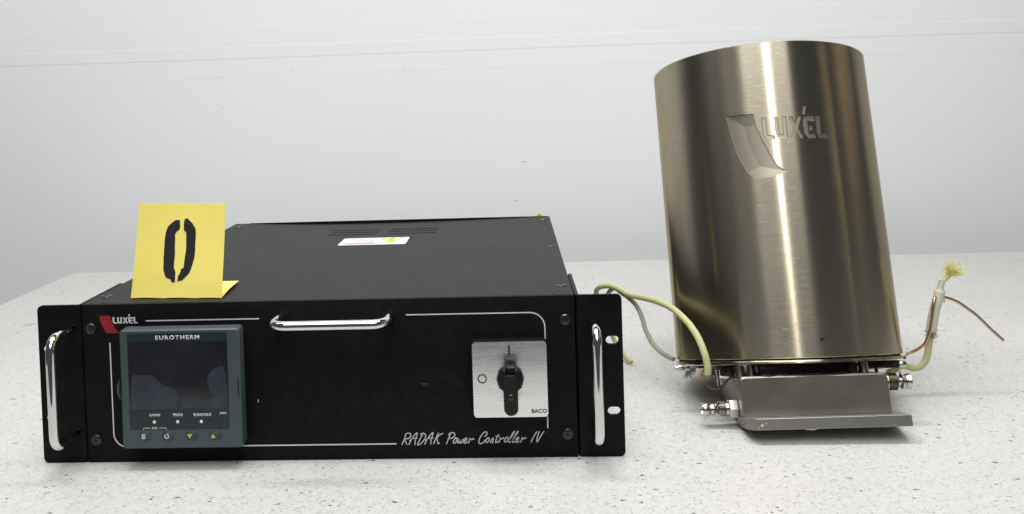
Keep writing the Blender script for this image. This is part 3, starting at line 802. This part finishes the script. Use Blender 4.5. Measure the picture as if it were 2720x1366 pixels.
for N in (N1, N2):
    b = bmesh.new(); out = []
    for i in range(len(N)):
        a, c_ = Vector(N[i]), Vector(N[(i+1) % len(N)])
        for k in range(3): q = a.lerp(c_, k/3); out.append((q.x+rs2.uniform(-.003, .003), q.y+rs2.uniform(-.003, .003)))
    vs = [b.verts.new((p[0], 0, p[1])) for p in out]; es = [b.edges.new((vs[i], vs[(i+1) % len(vs)])) for i in range(len(vs))]
    r_ = bmesh.ops.triangle_fill(b, edges=es, use_beauty=True)
    bmesh.ops.subdivide_edges(b, edges=b.edges[:], cuts=2, use_grid_fill=True)
    fs = [f for f in b.faces]
    r_ = bmesh.ops.extrude_face_region(b, geom=fs); ev = set(g_ for g_ in r_["geom"] if isinstance(g_, bmesh.types.BMVert))
    for v in b.verts: v.co = cardp(v.co.x, v.co.z, .32 if v in ev else .12)
    objs.append(finish("marker_stroke", b, m_ink, card))
for o in objs: o.location = -card.location

# ============================================================ stainless furnace, leaning back
fz = empty("cylindrical_furnace")
ua = Vector((.99987202, 0, .01599795)); va = Vector((.00416962, .96543748, -.2606014)); aa = Vector((-.01544502, .26063476, .96531392))
Mx = Matrix((ua, va, aa)).transposed().to_4x4(); Mx.translation = Vector((411.7, 150, 36.8))*MM
fz.matrix_world = Mx
tag(fz, "tall brushed stainless steel cylinder with engraved logo leaning back on its steel base", "furnace")
RR = 102.0
NS = 256
bm = bmesh.new()
revolve(bm, [(RR-5, 0.0), (RR-.5, 0.0), (RR, .6), (RR, 281.4), (RR-.8, 282.2), (RR-3, 282.2), (RR-3.2, 279)], NS, 'z')
shell = finish("shell", bm, [m_steel, m_pocket], fz)
def cylp(phi, s, r): a = R(phi); return Vector((r*math.sin(a), -r*math.cos(a), s))
def densify(P, d=2.0):
    out = []
    for i in range(len(P)):
        a, b_ = Vector(P[i]), Vector(P[(i+1) % len(P)])
        n = max(1, int(math.hypot((b_.x-a.x)*1.78, b_.y-a.y)/d))
        out += [tuple(a.lerp(b_, k/n)) for k in range(n)]
    return out
def inset(P, w):
    """shrink polygon (phi in degrees, s in mm) by w mm"""
    Q = [Vector((p[0]*1.78, p[1])) for p in P]; n = len(Q)
    area_ = sum(Q[i].x*Q[(i+1) % n].y-Q[(i+1) % n].x*Q[i].y for i in range(n)); sg = 1 if area_ > 0 else -1
    out = []
    for i in range(n):
        e1 = (Q[i]-Q[i-1]).normalized(); e2 = (Q[(i+1) % n]-Q[i]).normalized()
        n1 = Vector((-e1.y, e1.x))*sg; n2 = Vector((-e2.y, e2.x))*sg
        m_ = n1+n2; k = max(m_.length_squared, .35)
        q = Q[i]+m_*(2*w/k); out.append((q.x/1.78, q.y))
    return out
def pocket(P, depth, w):
    b = bmesh.new()
    I = inset(P, w)
    L0 = [b.verts.new(cylp(p[0], p[1], RR+2)) for p in P]; L1 = [b.verts.new(cylp(p[0], p[1], RR-.01)) for p in P]; L2_ = [b.verts.new(cylp(p[0], p[1], RR-depth)) for p in I]
    n = len(P)
    for A, B in ((L0, L1), (L1, L2_)):
        for i in range(n): b.faces.new((A[i], A[(i+1) % n], B[(i+1) % n], B[i]))
    b.faces.new(L0[::-1]); b.faces.new(L2_)
    bmesh.ops.triangulate(b, faces=b.faces[:])
    o_ = finish("cutter", b, [m_pocket]); o_.parent = fz
    return o_
cuts = [pocket(P, .75, .5) for P in GLY.values()]
# shield: pocket with a valley line and sloping facets
TLs, TRs = (-31.7, 216.8), (-17.6, 215.9)
right = [(-17.2, 204.7), (-14.9, 192.0), (-11.7, 176.8), (-8.9, 167.4), (-6.1, 162.8), (-3.4, 161.3)]
bottom = [(-7.3, 159.1), (-12.8, 156.9), (-20.2, 156.0)]
left = [(-23.8, 163.3), (-27.4, 177.8), (-28.9, 186.5), (-30.4, 201.8)]
V1, V2, V3, V4 = (-23.0, 205.3), (-22.0, 190.3), (-19.6, 178), (-17.4, 167.6)
b = bmesh.new()
allp = [TLs, TRs]+right+bottom+left
T0 = {p: b.verts.new(cylp(p[0], p[1], RR+2)) for p in allp}
DEP = {p: .3 for p in allp}
for p, d in zip(right, (1.3, 1.5, 1.5, 1.3, .7, .2)): DEP[p] = d
for p, d in zip(left, (1.2, 1.6, 1.6, 1.3)): DEP[p] = d
for p, d in zip(bottom, (.7, 1.0, 1.1)): DEP[p] = d
T1 = {p: b.verts.new(cylp(p[0], p[1], RR-DEP[p])) for p in allp}
VV = {v: b.verts.new(cylp(v[0], v[1], RR-d)) for v, d in ((V1, 1.7), (V2, 1.8), (V3, 1.8), (V4, 1.6))}
n = len(allp)
for i in range(n):
    p, q = allp[i], allp[(i+1) % n]; b.faces.new((T0[p], T0[q], T1[q], T1[p]))
b.faces.new([T0[p] for p in allp][::-1])
def tri(*k): b.faces.new([VV[x] if x in VV else T1[x] for x in k])
tri(TLs, TRs, V1)
tri(TRs, right[0], V1); tri(right[0], right[1], V2, V1); tri(right[1], right[2], V3, V2); tri(right[2], right[3], V4, V3); tri(right[3], right[4], V4); tri(right[4], right[5], V4)
tri(right[5], bottom[0], V4); tri(bottom[0], bottom[1], V4); tri(bottom[1], bottom[2], V4)
tri(bottom[2], left[0], V4); tri(left[0], left[1], V3, V4); tri(left[1], left[2], V2, V3); tri(left[2], left[3], V1, V2); tri(left[3], TLs, V1)
bmesh.ops.triangulate(b, faces=b.faces[:])
o_ = finish("cutter", b, [m_pocket]); o_.parent = fz; cuts.append(o_)
boolean(shell, cuts)
me = shell.data
for i, mt in enumerate([m_steel, m_pocket]):
    if i < len(me.materials): me.materials[i] = mt.m
    else: me.materials.append(mt.m)
nor = []
def shield_comp(p):
    c_ = p.center; rad = math.hypot(c_.x, c_.y); ph = math.degrees(math.atan2(c_.x, -c_.y))
    if not (rad < (RR-.05)*MM and rad > (RR-4)*MM and -32 < ph < -2.9 and .1555 < c_.z < .2175): return None
    if ph > -15 and c_.z > .1895: return None
    er = Vector((c_.x, c_.y, 0)).normalized(); et = Vector((-er.y, er.x, 0))
    a_, t_, z_ = p.normal.dot(er), p.normal.dot(et), p.normal.z
    if a_ < .85: return None
    sz = c_.z*1000
    vp = -23.0 if sz > 205.3 else (-17.4 if sz < 167.6 else -23.0+5.6*((205.3-sz)/37.7)**1.15)
    if sz > 205 and z_ < -.03 and abs(z_) > abs(t_): k = 'T'
    elif sz < 168.5 and z_ > .03 and abs(z_) > abs(t_): k = 'B'
    else: k = 'L' if ph < vp else 'R'
    return k, t_/a_, z_/a_, p.area
acc = {}
for p in me.polygons:
    q = shield_comp(p)
    if q: a = acc.setdefault(q[0], [0, 0, 0]); a[0] += q[1]*q[3]; a[1] += q[2]*q[3]; a[2] += q[3]
acc = {k: (a[0]/a[2], a[1]/a[2]) for k, a in acc.items()}
for p in me.polygons:
    sq = shield_comp(p)
    c_ = p.center; rad = math.hypot(c_.x, c_.y); rn = Vector((c_.x, c_.y, 0))/max(rad, 1e-6)
    onbarrel = p.normal.dot(rn) > .9995 and rad > (RR-.25)*MM and abs(p.normal.z) < .002
    p.use_smooth = True
    inzone = rad < (RR-.05)*MM and .150 < c_.z < .225 and c_.y < 0
    p.material_index = 1 if (inzone and not onbarrel) else 0
    for li in p.loop_indices:
        v = me.vertices[me.loops[li].vertex_index].co
        if sq and not onbarrel:
            er = Vector((v.x, v.y, 0)).normalized(); et = Vector((-er.y, er.x, 0)); g_ = acc[sq[0]]
            q = (er+et*g_[0]+Vector((0, 0, g_[1]))).normalized()
        elif onbarrel: q = Vector((v.x, v.y, 0)).normalized()
        elif not inzone and abs(p.normal.z) < .9 and rad > .09: q = (Vector((v.x, v.y, 0)).normalized()*math.hypot(p.normal.x, p.normal.y)+Vector((0, 0, p.normal.z))).normalized()
        else: q = p.normal.copy()
        nor.append(q)
me.normals_split_custom_set(nor)
bm = bmesh.new(); revolve(bm, [(RR-3.3, 276), (RR-3.3, 278.5)], 96, 'z'); finish("top_disc", bm, m_postm, fz, smooth=40)
# spots on the shell
for ph, s, r_ in ((43.9, 170.7, 1.0), (3.0, 15.2, 1.4), (2.2, 13.9, .8), (4.1, 14.0, .6)):
    b = bmesh.new(); c_ = cylp(ph, s, RR); n_ = cylp(ph, 0, 1)
    revolve(b, [(r_, -.1), (r_, .08), (.01, .12)], 10, 'z')
    q = n_.to_track_quat('Z', 'Y').to_matrix()
    for v in b.verts: v.co = q @ v.co + c_
    finish("pit_mark", b, m_dark, fz)
# base ring under the shell
bm = bmesh.new(); revolve(bm, [(RR-3, -4.6), (RR-1.0, -4.3), (RR-.4, -3.8), (RR-.4, -2.3), (RR-.9, -1.6), (RR-2, -1.5)], 128, 'z')
finish("base_ring", bm, m_steel, fz, smooth=40)
bm = bmesh.new(); revolve(bm, [(RR-2.2, -1.8), (RR-2.2, .2)], 96, 'z'); finish("seam_gasket", bm, m_dark, fz)
# base block: a folded trough, open behind
bm = bmesh.new()
P = [(-97.5, -47.0), (-34.5, -47.0), (-12, -39.3), (-12, -14.2), (-96, -14.2), (-97.5, -15.5)]
def vprism(bm, P, u0, u1, rc=0):
    lo = [bm.verts.new((u0, v, s)) for v, s in P]; hi = [bm.verts.new((u1, v, s)) for v, s in P]
    n = len(P)
    for i in range(n): bm.faces.new((lo[i], lo[(i+1) % n], hi[(i+1) % n], hi[i]))
    bm.faces.new(lo); bm.faces.new(hi[::-1])
    return lo, hi
vprism(bm, P, -66.3, 57.3)
es = [e for e in bm.edges if all(abs(v.co.x) > 50 and abs(v.co.x-e.verts[0].co.x) < .01 for v in e.verts) and all(v.co.z > -16 for v in e.verts)]
bmesh.ops.bevel(bm, geom=es, offset=3.0, segments=3, profile=.5, affect='EDGES')
blk = finish("base_block", bm, m_satin2, fz, smooth=25)
bv = blk.modifiers.new("bevel", 'BEVEL'); bv.width = .5*MM; bv.segments = 2; bv.limit_method = 'ANGLE'; bv.angle_limit = R(50)
# foot plate with one clipped corner
bm = bmesh.new()
out = [(-60.8, -119), (65.2, -119), (68.5, -69.5), (-65.5, -69.5), (-65.5, -109)]
lo = [bm.verts.new((x, v, -47.2)) for x, v in out]; hi = [bm.verts.new((x, v, -56.3)) for x, v in out]
for i in range(5): bm.faces.new((lo[i], lo[(i+1) % 5], hi[(i+1) % 5], hi[i]))
bm.faces.new(lo[::-1]); bm.faces.new(hi)
bmesh.ops.bevel(bm, geom=bm.edges[:], offset=.3, segments=1, profile=.5, affect='EDGES')
finish("foot_plate", bm, m_satin, fz, smooth=12)
# rubber bumper glimpsed below the foot plate
bm = bmesh.new(); revolve(bm, [(5.5, -56.3), (5.2, -57.2), (3.5, -57.9)], 20, 'z', (-14, -108, 0)); finish("bumper", bm, m_label, fz, smooth=40)
# support stud behind, taking the weight of the leaning drum
zs = -(36.8-.2606*70)/.9653
bm = bmesh.new(); revolve(bm, [(7, -5.2), (7, zs+2.2), (5, zs+2.0)], 20, 'z', (0, 70, 0)); finish("support_stud", bm, m_satin, fz, smooth=40)
# standoffs and core under the drum
def post(u, v, r, s0=-14.2, s1=-5.2, mat=m_postm, name="standoff"):
    b = bmesh.new(); revolve(b, [(r, s0), (r, s1)], 20, 'z', (u, v, 0)); return finish(name, b, mat, fz, smooth=40)
post(-60.5, -72, 4.2); post(-51, -74, 3.4); post(46.5, -72, 4.3)
post(-56, -30, 4.2); post(48, -30, 4.2)
bm = bmesh.new(); box(bm, -45.5, 27.5, -84, -50, -14.15, -5.3, .6); finish("scorched_core", bm, m_darkbox, fz, smooth=30)
bm = bmesh.new(); box(bm, 31.5, 40, -78, -55, -14.15, -5.3, .6); finish("dark_spacer", bm, m_blackm, fz, smooth=30)
# crumpled foil strip at the top of the block
bm = bmesh.new()
rr_ = random.Random(9)
pts = [(-47+i*4.2, -96.3+rr_.uniform(-.6, .6), -13.9+rr_.uniform(-.5, .5)) for i in range(20)]
for i in range(len(pts)-1):
    a, c_ = Vector(pts[i]), Vector(pts[i+1])
    v = [bm.verts.new(q) for q in (a, c_, c_+Vector((0, 14, 1.6)), a+Vector((0, 14, 1.6)), a+Vector((0, .1, .5)), c_+Vector((0, .1, .5)))]
    bm.faces.new((v[0], v[1], v[5], v[4])); bm.faces.new((v[4], v[5], v[2], v[3])); bm.faces.new((v[0], v[3], v[2], v[1]))
finish("foil_strip", bm, m_darkbox, fz)
# left terminals
def blockp(name, u0, u1, v0, v1, s0, s1, mat, bev=.4):
    b = bmesh.new(); box(b, u0, u1, v0, v1, s0, s1, bev); return finish(name, b, mat, fz, smooth=30)
blockp("terminal_block", -83, -70, -62, -44, -13.0, -5.3, m_brown)
blockp("terminal_block", -69.5, -64, -62, -48, -12.0, -5.3, m_blackm)
def rod(name, pts, r, mat, seg=10): b = bmesh.new(); tube(b, pts, r, seg); return finish(name, b, mat, fz, smooth=60)
rod("terminal_pin", [(-79.5, -64, -9), (-79, -66, -22.5)], 1.0, m_nickel)
rod("terminal_pin", [(-76.5, -64, -9), (-76, -66, -22.0)], .9, m_nickel)
rod("terminal_pin", [(-77, -66, -15), (-69, -66, -15.5)], 1.1, m_nickel)
rod("lead_wire", smooth_path([(-89, -62, -22), (-84, -64, -25), (-79, -66, -25.5), (-73, -64, -21), (-67, -64, -15.5), (-62, -66, -14.2), (-55, -70, -18)], 5), .9, m_blackm)
rod("lead_wire", smooth_path([(-66, -60, -5.5), (-66, -61, -11), (-65, -61, -15)], 5), 1.6, m_blackm)
# screw clamps at the far left rim
blockp("clamp_bar", -101, -84, -44, -36, -7.5, -5.3, m_brown)
for u in (-96.5,):
    b = bmesh.new(); revolve(b, [(2.9, 0), (2.9, -3), (2.3, -4.2), (1.2, -4.4)], 16, 'y', (u, -44, -8.2)); finish("clamp_screw", b, m_nickel, fz, smooth=40)
b = bmesh.new(); revolve(b, [(2.4, 0), (2.6, 3), (2.6, 8), (1.6, 9.5)], 14, 'x', (-112, -44, -6.2)); finish("crimp_ferrule", b, m_nickel, fz, smooth=40)
def fray(name, org, n, ln, dirs, r, mat, seed, par=fz, spread=1.0):
    q = random.Random(seed); b = bmesh.new(); o0 = Vector(org)
    for i in range(n):
        d = (Vector(dirs)+Vector((q.uniform(-1, 1), q.uniform(-1, 1), q.uniform(-1, 1)))*spread).normalized()
        k = Vector((q.uniform(-1, 1), q.uniform(-1, 1), q.uniform(-1, 1)))*ln*.18; l = ln*q.uniform(.5, 1.1)
        st = o0+Vector((q.uniform(-1, 1), q.uniform(-1, 1), q.uniform(-1, 1)))*ln*.12
        tube(b, [st, st+d*l*.5+k*.6, st+d*l+k], lambda t: r*(1.05-.6*t), 4)
    return finish(name, b, mat, par, kind="stuff")
fray("frayed_strands", (-101, -44, -9.5), 34, 8, (0, -.3, -1), .28, m_fray_dark, 3)
fray("frayed_fibre", (-87, -52, -9), 130, 9.5, (-.1, -.5, -.7), .3, m_fray, 5)
# right terminals
blockp("terminal_block", 54, 69, -62, -45, -10.8, -5.3, m_darkbox)
rod("terminal_washer", [(54, -58, -11.6), (69, -58, -11.2)], 1.1, m_postm)
rod("terminal_stem", [(62, -58, -11), (62.3, -58, -16)], 1.5, m_blackm)
rod("terminal_nub", [(48, -52, -8), (54, -53, -8)], 1.8, m_blackm)
blockp("clamp_bar", 71, 84, -55, -48, -12, -5.4, m_brown)
b = bmesh.new(); revolve(b, [(.01, 6.2), (2.6, 6), (3.3, 4.6), (3.3, 1.2), (2.9, 0)], 18, 'x', (84, -53, -9)); finish("clamp_screw", b, m_nickel, fz, smooth=40)
b = bmesh.new(); revolve(b, [(1.7, 0), (1.6, -1), (.01, -1.2)], 14, 'y', (78.5, -55, -9.5)); finish("clamp_rivet", b, m_brown, fz, smooth=40)
fray("frayed_fibre", (74, -56, -13.5), 70, 7.5, (-.2, -.2, -1), .28, m_fray, 8)
rod("terminal_tag", [(83, -56, -11), (82, -58, -22)], .9, m_postm)
# water fittings
def fitting(org, sgn, hexn):
    f = empty("water_fitting"); f.parent = fz; f.location = Vector(org)*MM
    X = lambda h: sgn*h
    def part(name, prof, seg=28, mat=m_nickel, sm=35):
        b = bmesh.new(); revolve(b, [(r, X(h)) for r, h in prof], seg, 'x')
        return finish(name, b, mat, f, smooth=sm)
    h0 = 0
    if hexn:
        part("hex_nut", [(7.2, 0), (8.4, .7), (8.4, 7.3), (7.4, 8)], 6, sm=20); h0 = 8
        part("collar", [(6.2, 8), (6.2, 10.6), (5.6, 11)]); h0 = 11
        thr = [(5.3, 11)]+[q for k in range(4) for q in ((6.7, 11.6+k*1.5), (5.6, 12.3+k*1.5))]+[(4.4, 17.4)]
        part("thread", thr, mat=m_nickel)
        part("neck", [(3.9, 17.3), (3.9, 23.5)]); part("ferrule", [(3.8, 20.5), (5.4, 21), (5.4, 23.2), (4.6, 23.8)])
        part("ferrule", [(4.4, 23.9), (5.0, 24.3), (6.0, 26), (6.1, 29.2), (5.4, 30.4), (5.0, 30.5), (4.6, 29), (.01, 28.6)])
        b = bmesh.new(); box(b, X(17.6) if sgn > 0 else X(20.4), X(20.4) if sgn > 0 else X(17.6), -4.6, 4.6, -4.6, 4.6, .4); finish("square_nut", b, m_nickel, f, smooth=30)
    else:
        part("collar", [(6.72, 0), (7.06, .8), (7.06, 3.5)], mat=m_postm)
        thr = [(6.05, 3.4)]+[q for k in range(5) for q in ((7.39, 4.1+k*1.6), (6.16, 4.9+k*1.6))]+[(4.70, 11.9)]
        part("thread", thr, mat=m_postm)
        part("neck", [(3.70, 11.8), (3.70, 16)])
        part("ferrule", [(4.03, 14.8), (6.27, 15.4), (6.27, 17.6), (5.15, 18)])
        part("ferrule", [(4.93, 18), (5.82, 18.6), (6.50, 20.6), (6.72, 22.4), (6.05, 23), (5.38, 23), (5.15, 21.6), (0.01, 21.4)])
    return f
fitting((-66.3, -77, -41.3), -1, True)
fitting((59.0, -80, -22.5), 1, False)

# ============================================================ cables
def cable(name, pts, r, mat, label, parts=None, group=None, n=8, fl=1.0, org=None):
    e = empty(name, org or pts[0]); tag(e, label, "cable", group)
    b = bmesh.new(); P = smooth_path(pts, n); qn = random.Random(len(pts)); P = [p+Vector((qn.uniform(-.12, .12), qn.uniform(-.12, .12), qn.uniform(-.12, .12))) for p in P]
    tube(b, P, r, 14, flat=fl)
    o_ = finish("sleeve", b, mat, e, smooth=60); o_.location = -e.location
    return e
eA = cable("insulated_cable", [(278, 254, 3.0), (272, 264, 7), (264, 277, 18), (254, 274, 42), (246, 268, 62), (243, 262, 75), (244.5, 255, 83), (250, 245, 87.5), (257, 234, 89.5), (264.5, 221, 88.5), (272.5, 204, 86.5), (283, 180, 88.5), (293, 150, 91), (301, 115, 92), (307, 80, 89), (311.5, 59, 82), (315, 48, 71), (317, 45, 60), (317.2, 45, 52.5)],
      lambda t: 2.2+.75*min(1, t*2.2), m_sleeve, "thick pale yellow cable arching in front of the steel cylinder's lower left", )
b = bmesh.new(); tube(b, [(317.2, 45, 53), (317.3, 45, 52.2)], 2.2, 12); o = finish("cut_end", b, m_sleeve_white, eA); o.location = -eA.location
eB = cable("insulated_cable", [(252, 256, 66), (255, 246, 80), (260, 234, 87), (266.5, 220, 84.5), (272, 211, 81.5), (278, 203, 76), (281.5, 190, 67.5), (284, 180, 56), (289, 172, 45.5), (296, 166, 38.5), (303, 162, 34.5), (307, 158, 33.5)],
      2.3, m_sleeve_old, "thin greyed cable hanging below the yellow one to the cylinder's left rim")
eC = empty("thermocouple_lead", (516, 100, 30)); tag(eC, "pale yellow sleeved lead with frayed top standing right of the steel cylinder", "cable")
def cpart(name, pts, r, mat, fl=1.0, par=eC):
    b = bmesh.new(); tube(b, smooth_path(pts, 6), r, 14, flat=fl); o_ = finish(name, b, mat, par, smooth=60); o_.location = -par.location; return o_
cpart("inner_sleeve", [(500, 118, 32), (508, 130, 31), (516, 138, 29.5), (522, 140, 27.5), (527, 140, 26.5), (532, 140, 28), (536.5, 140, 32.5), (539, 140, 40), (540.5, 140, 50), (542, 140, 60), (543.5, 140, 68)], 3.1, m_sleeve)
cpart("outer_sleeve", [(542.5, 140, 60.5), (544.5, 140, 73), (547, 140, 84), (550, 140, 94), (551.2, 140, 99), (552.3, 140, 105), (553.2, 140, 109)], lambda t: 4.7 if t < .62 else (4.7-1.7*min(1, (t-.62)/.1)), m_sleeve_white)
cpart("sleeve_lip", [(552.5, 139.5, 88), (552, 139.5, 93), (552, 139, 96)], lambda t: 3.2-1.2*t, m_sleeve_white)
cpart("upper_braid", [(553, 140, 107), (556, 140, 110), (560, 140, 113.5)], 2.5, m_lime)
def frayw(name, org, n, ln, dirs, r, mat, seed, spread, par):
    o_ = fray(name, org, n, ln, dirs, r, mat, seed, par, spread); o_.location = -par.location; return o_
m_limefray = Mat("lime_strands", (.74, .71, .27), .6)
frayw("frayed_tip", (560, 140, 114), 90, 14, (.15, -.1, .75), .34, m_limefray, 11, .62, eC)
frayw("frayed_tip", (561, 140, 114), 50, 14, (1, -.1, .25), .34, m_limefray, 12, .38, eC)
m_fringe = Mat("olive_fringe", (.42, .38, .20), .7)
frayw("frayed_collar", (542, 139, 60), 300, 7.0, (0, -.1, -.5), .2, m_fringe, 13, .9, eC)
eD = empty("copper_wire", (512, 120, 40)); tag(eD, "bare copper wire bent through the off-white sleeve, its free end pointing right", "wire")
cpart("wire", [(510, 120, 42), (516, 132, 41), (520, 138, 41), (525, 137, 43), (529, 135, 46), (534, 134, 51), (537, 133.5, 58), (539, 133.5, 64), (541, 133.5, 76), (542.3, 134, 86), (545, 136.5, 92.5), (550, 140, 93), (556, 140, 92.3), (562, 140, 90.3), (568, 140, 87.3), (576, 140, 81.3), (584, 140, 75), (596, 140, 62.5), (608, 140, 51)], 1.35, m_copper, 1.0, eD)

# a few pale lint crumbs on the lid and dark crumbs on the table
m_lint = Mat("lint", (.45, .45, .43), .8)
qr = random.Random(21)
bm = bmesh.new()
for i in range(60):
    x, y = qr.uniform(-190, 195), qr.uniform(15, 455); r_ = qr.uniform(.15, .38)
    plate(bm, disc(x, y, r_, r_*qr.uniform(.5, 1.5), 5), 0, .2, to=lambda a, d, c: (a, c, H+lidz(a, c)+d))
finish("lint", bm, m_lint, lid, kind="stuff")

# pale residue spots on the foot plate
m_res = Mat("dried_residue", (.55, .54, .50), .7)
bm = bmesh.new()
for u, s, r_ in ((-56, -52.5, 1.3), (-52.6, -51.2, .8), (-59, -54.6, .6), (50, -54.5, .5), (20, -55, .4), (38, -49.6, .4)):
    plate(bm, [(u+r_*math.cos(t*.7)*(1+.3*math.sin(t*3)), s+r_*.8*math.sin(t*.7)) for t in range(9)], -119.12, -118.95)
finish("residue_spot", bm, m_res, fz, kind="stuff")
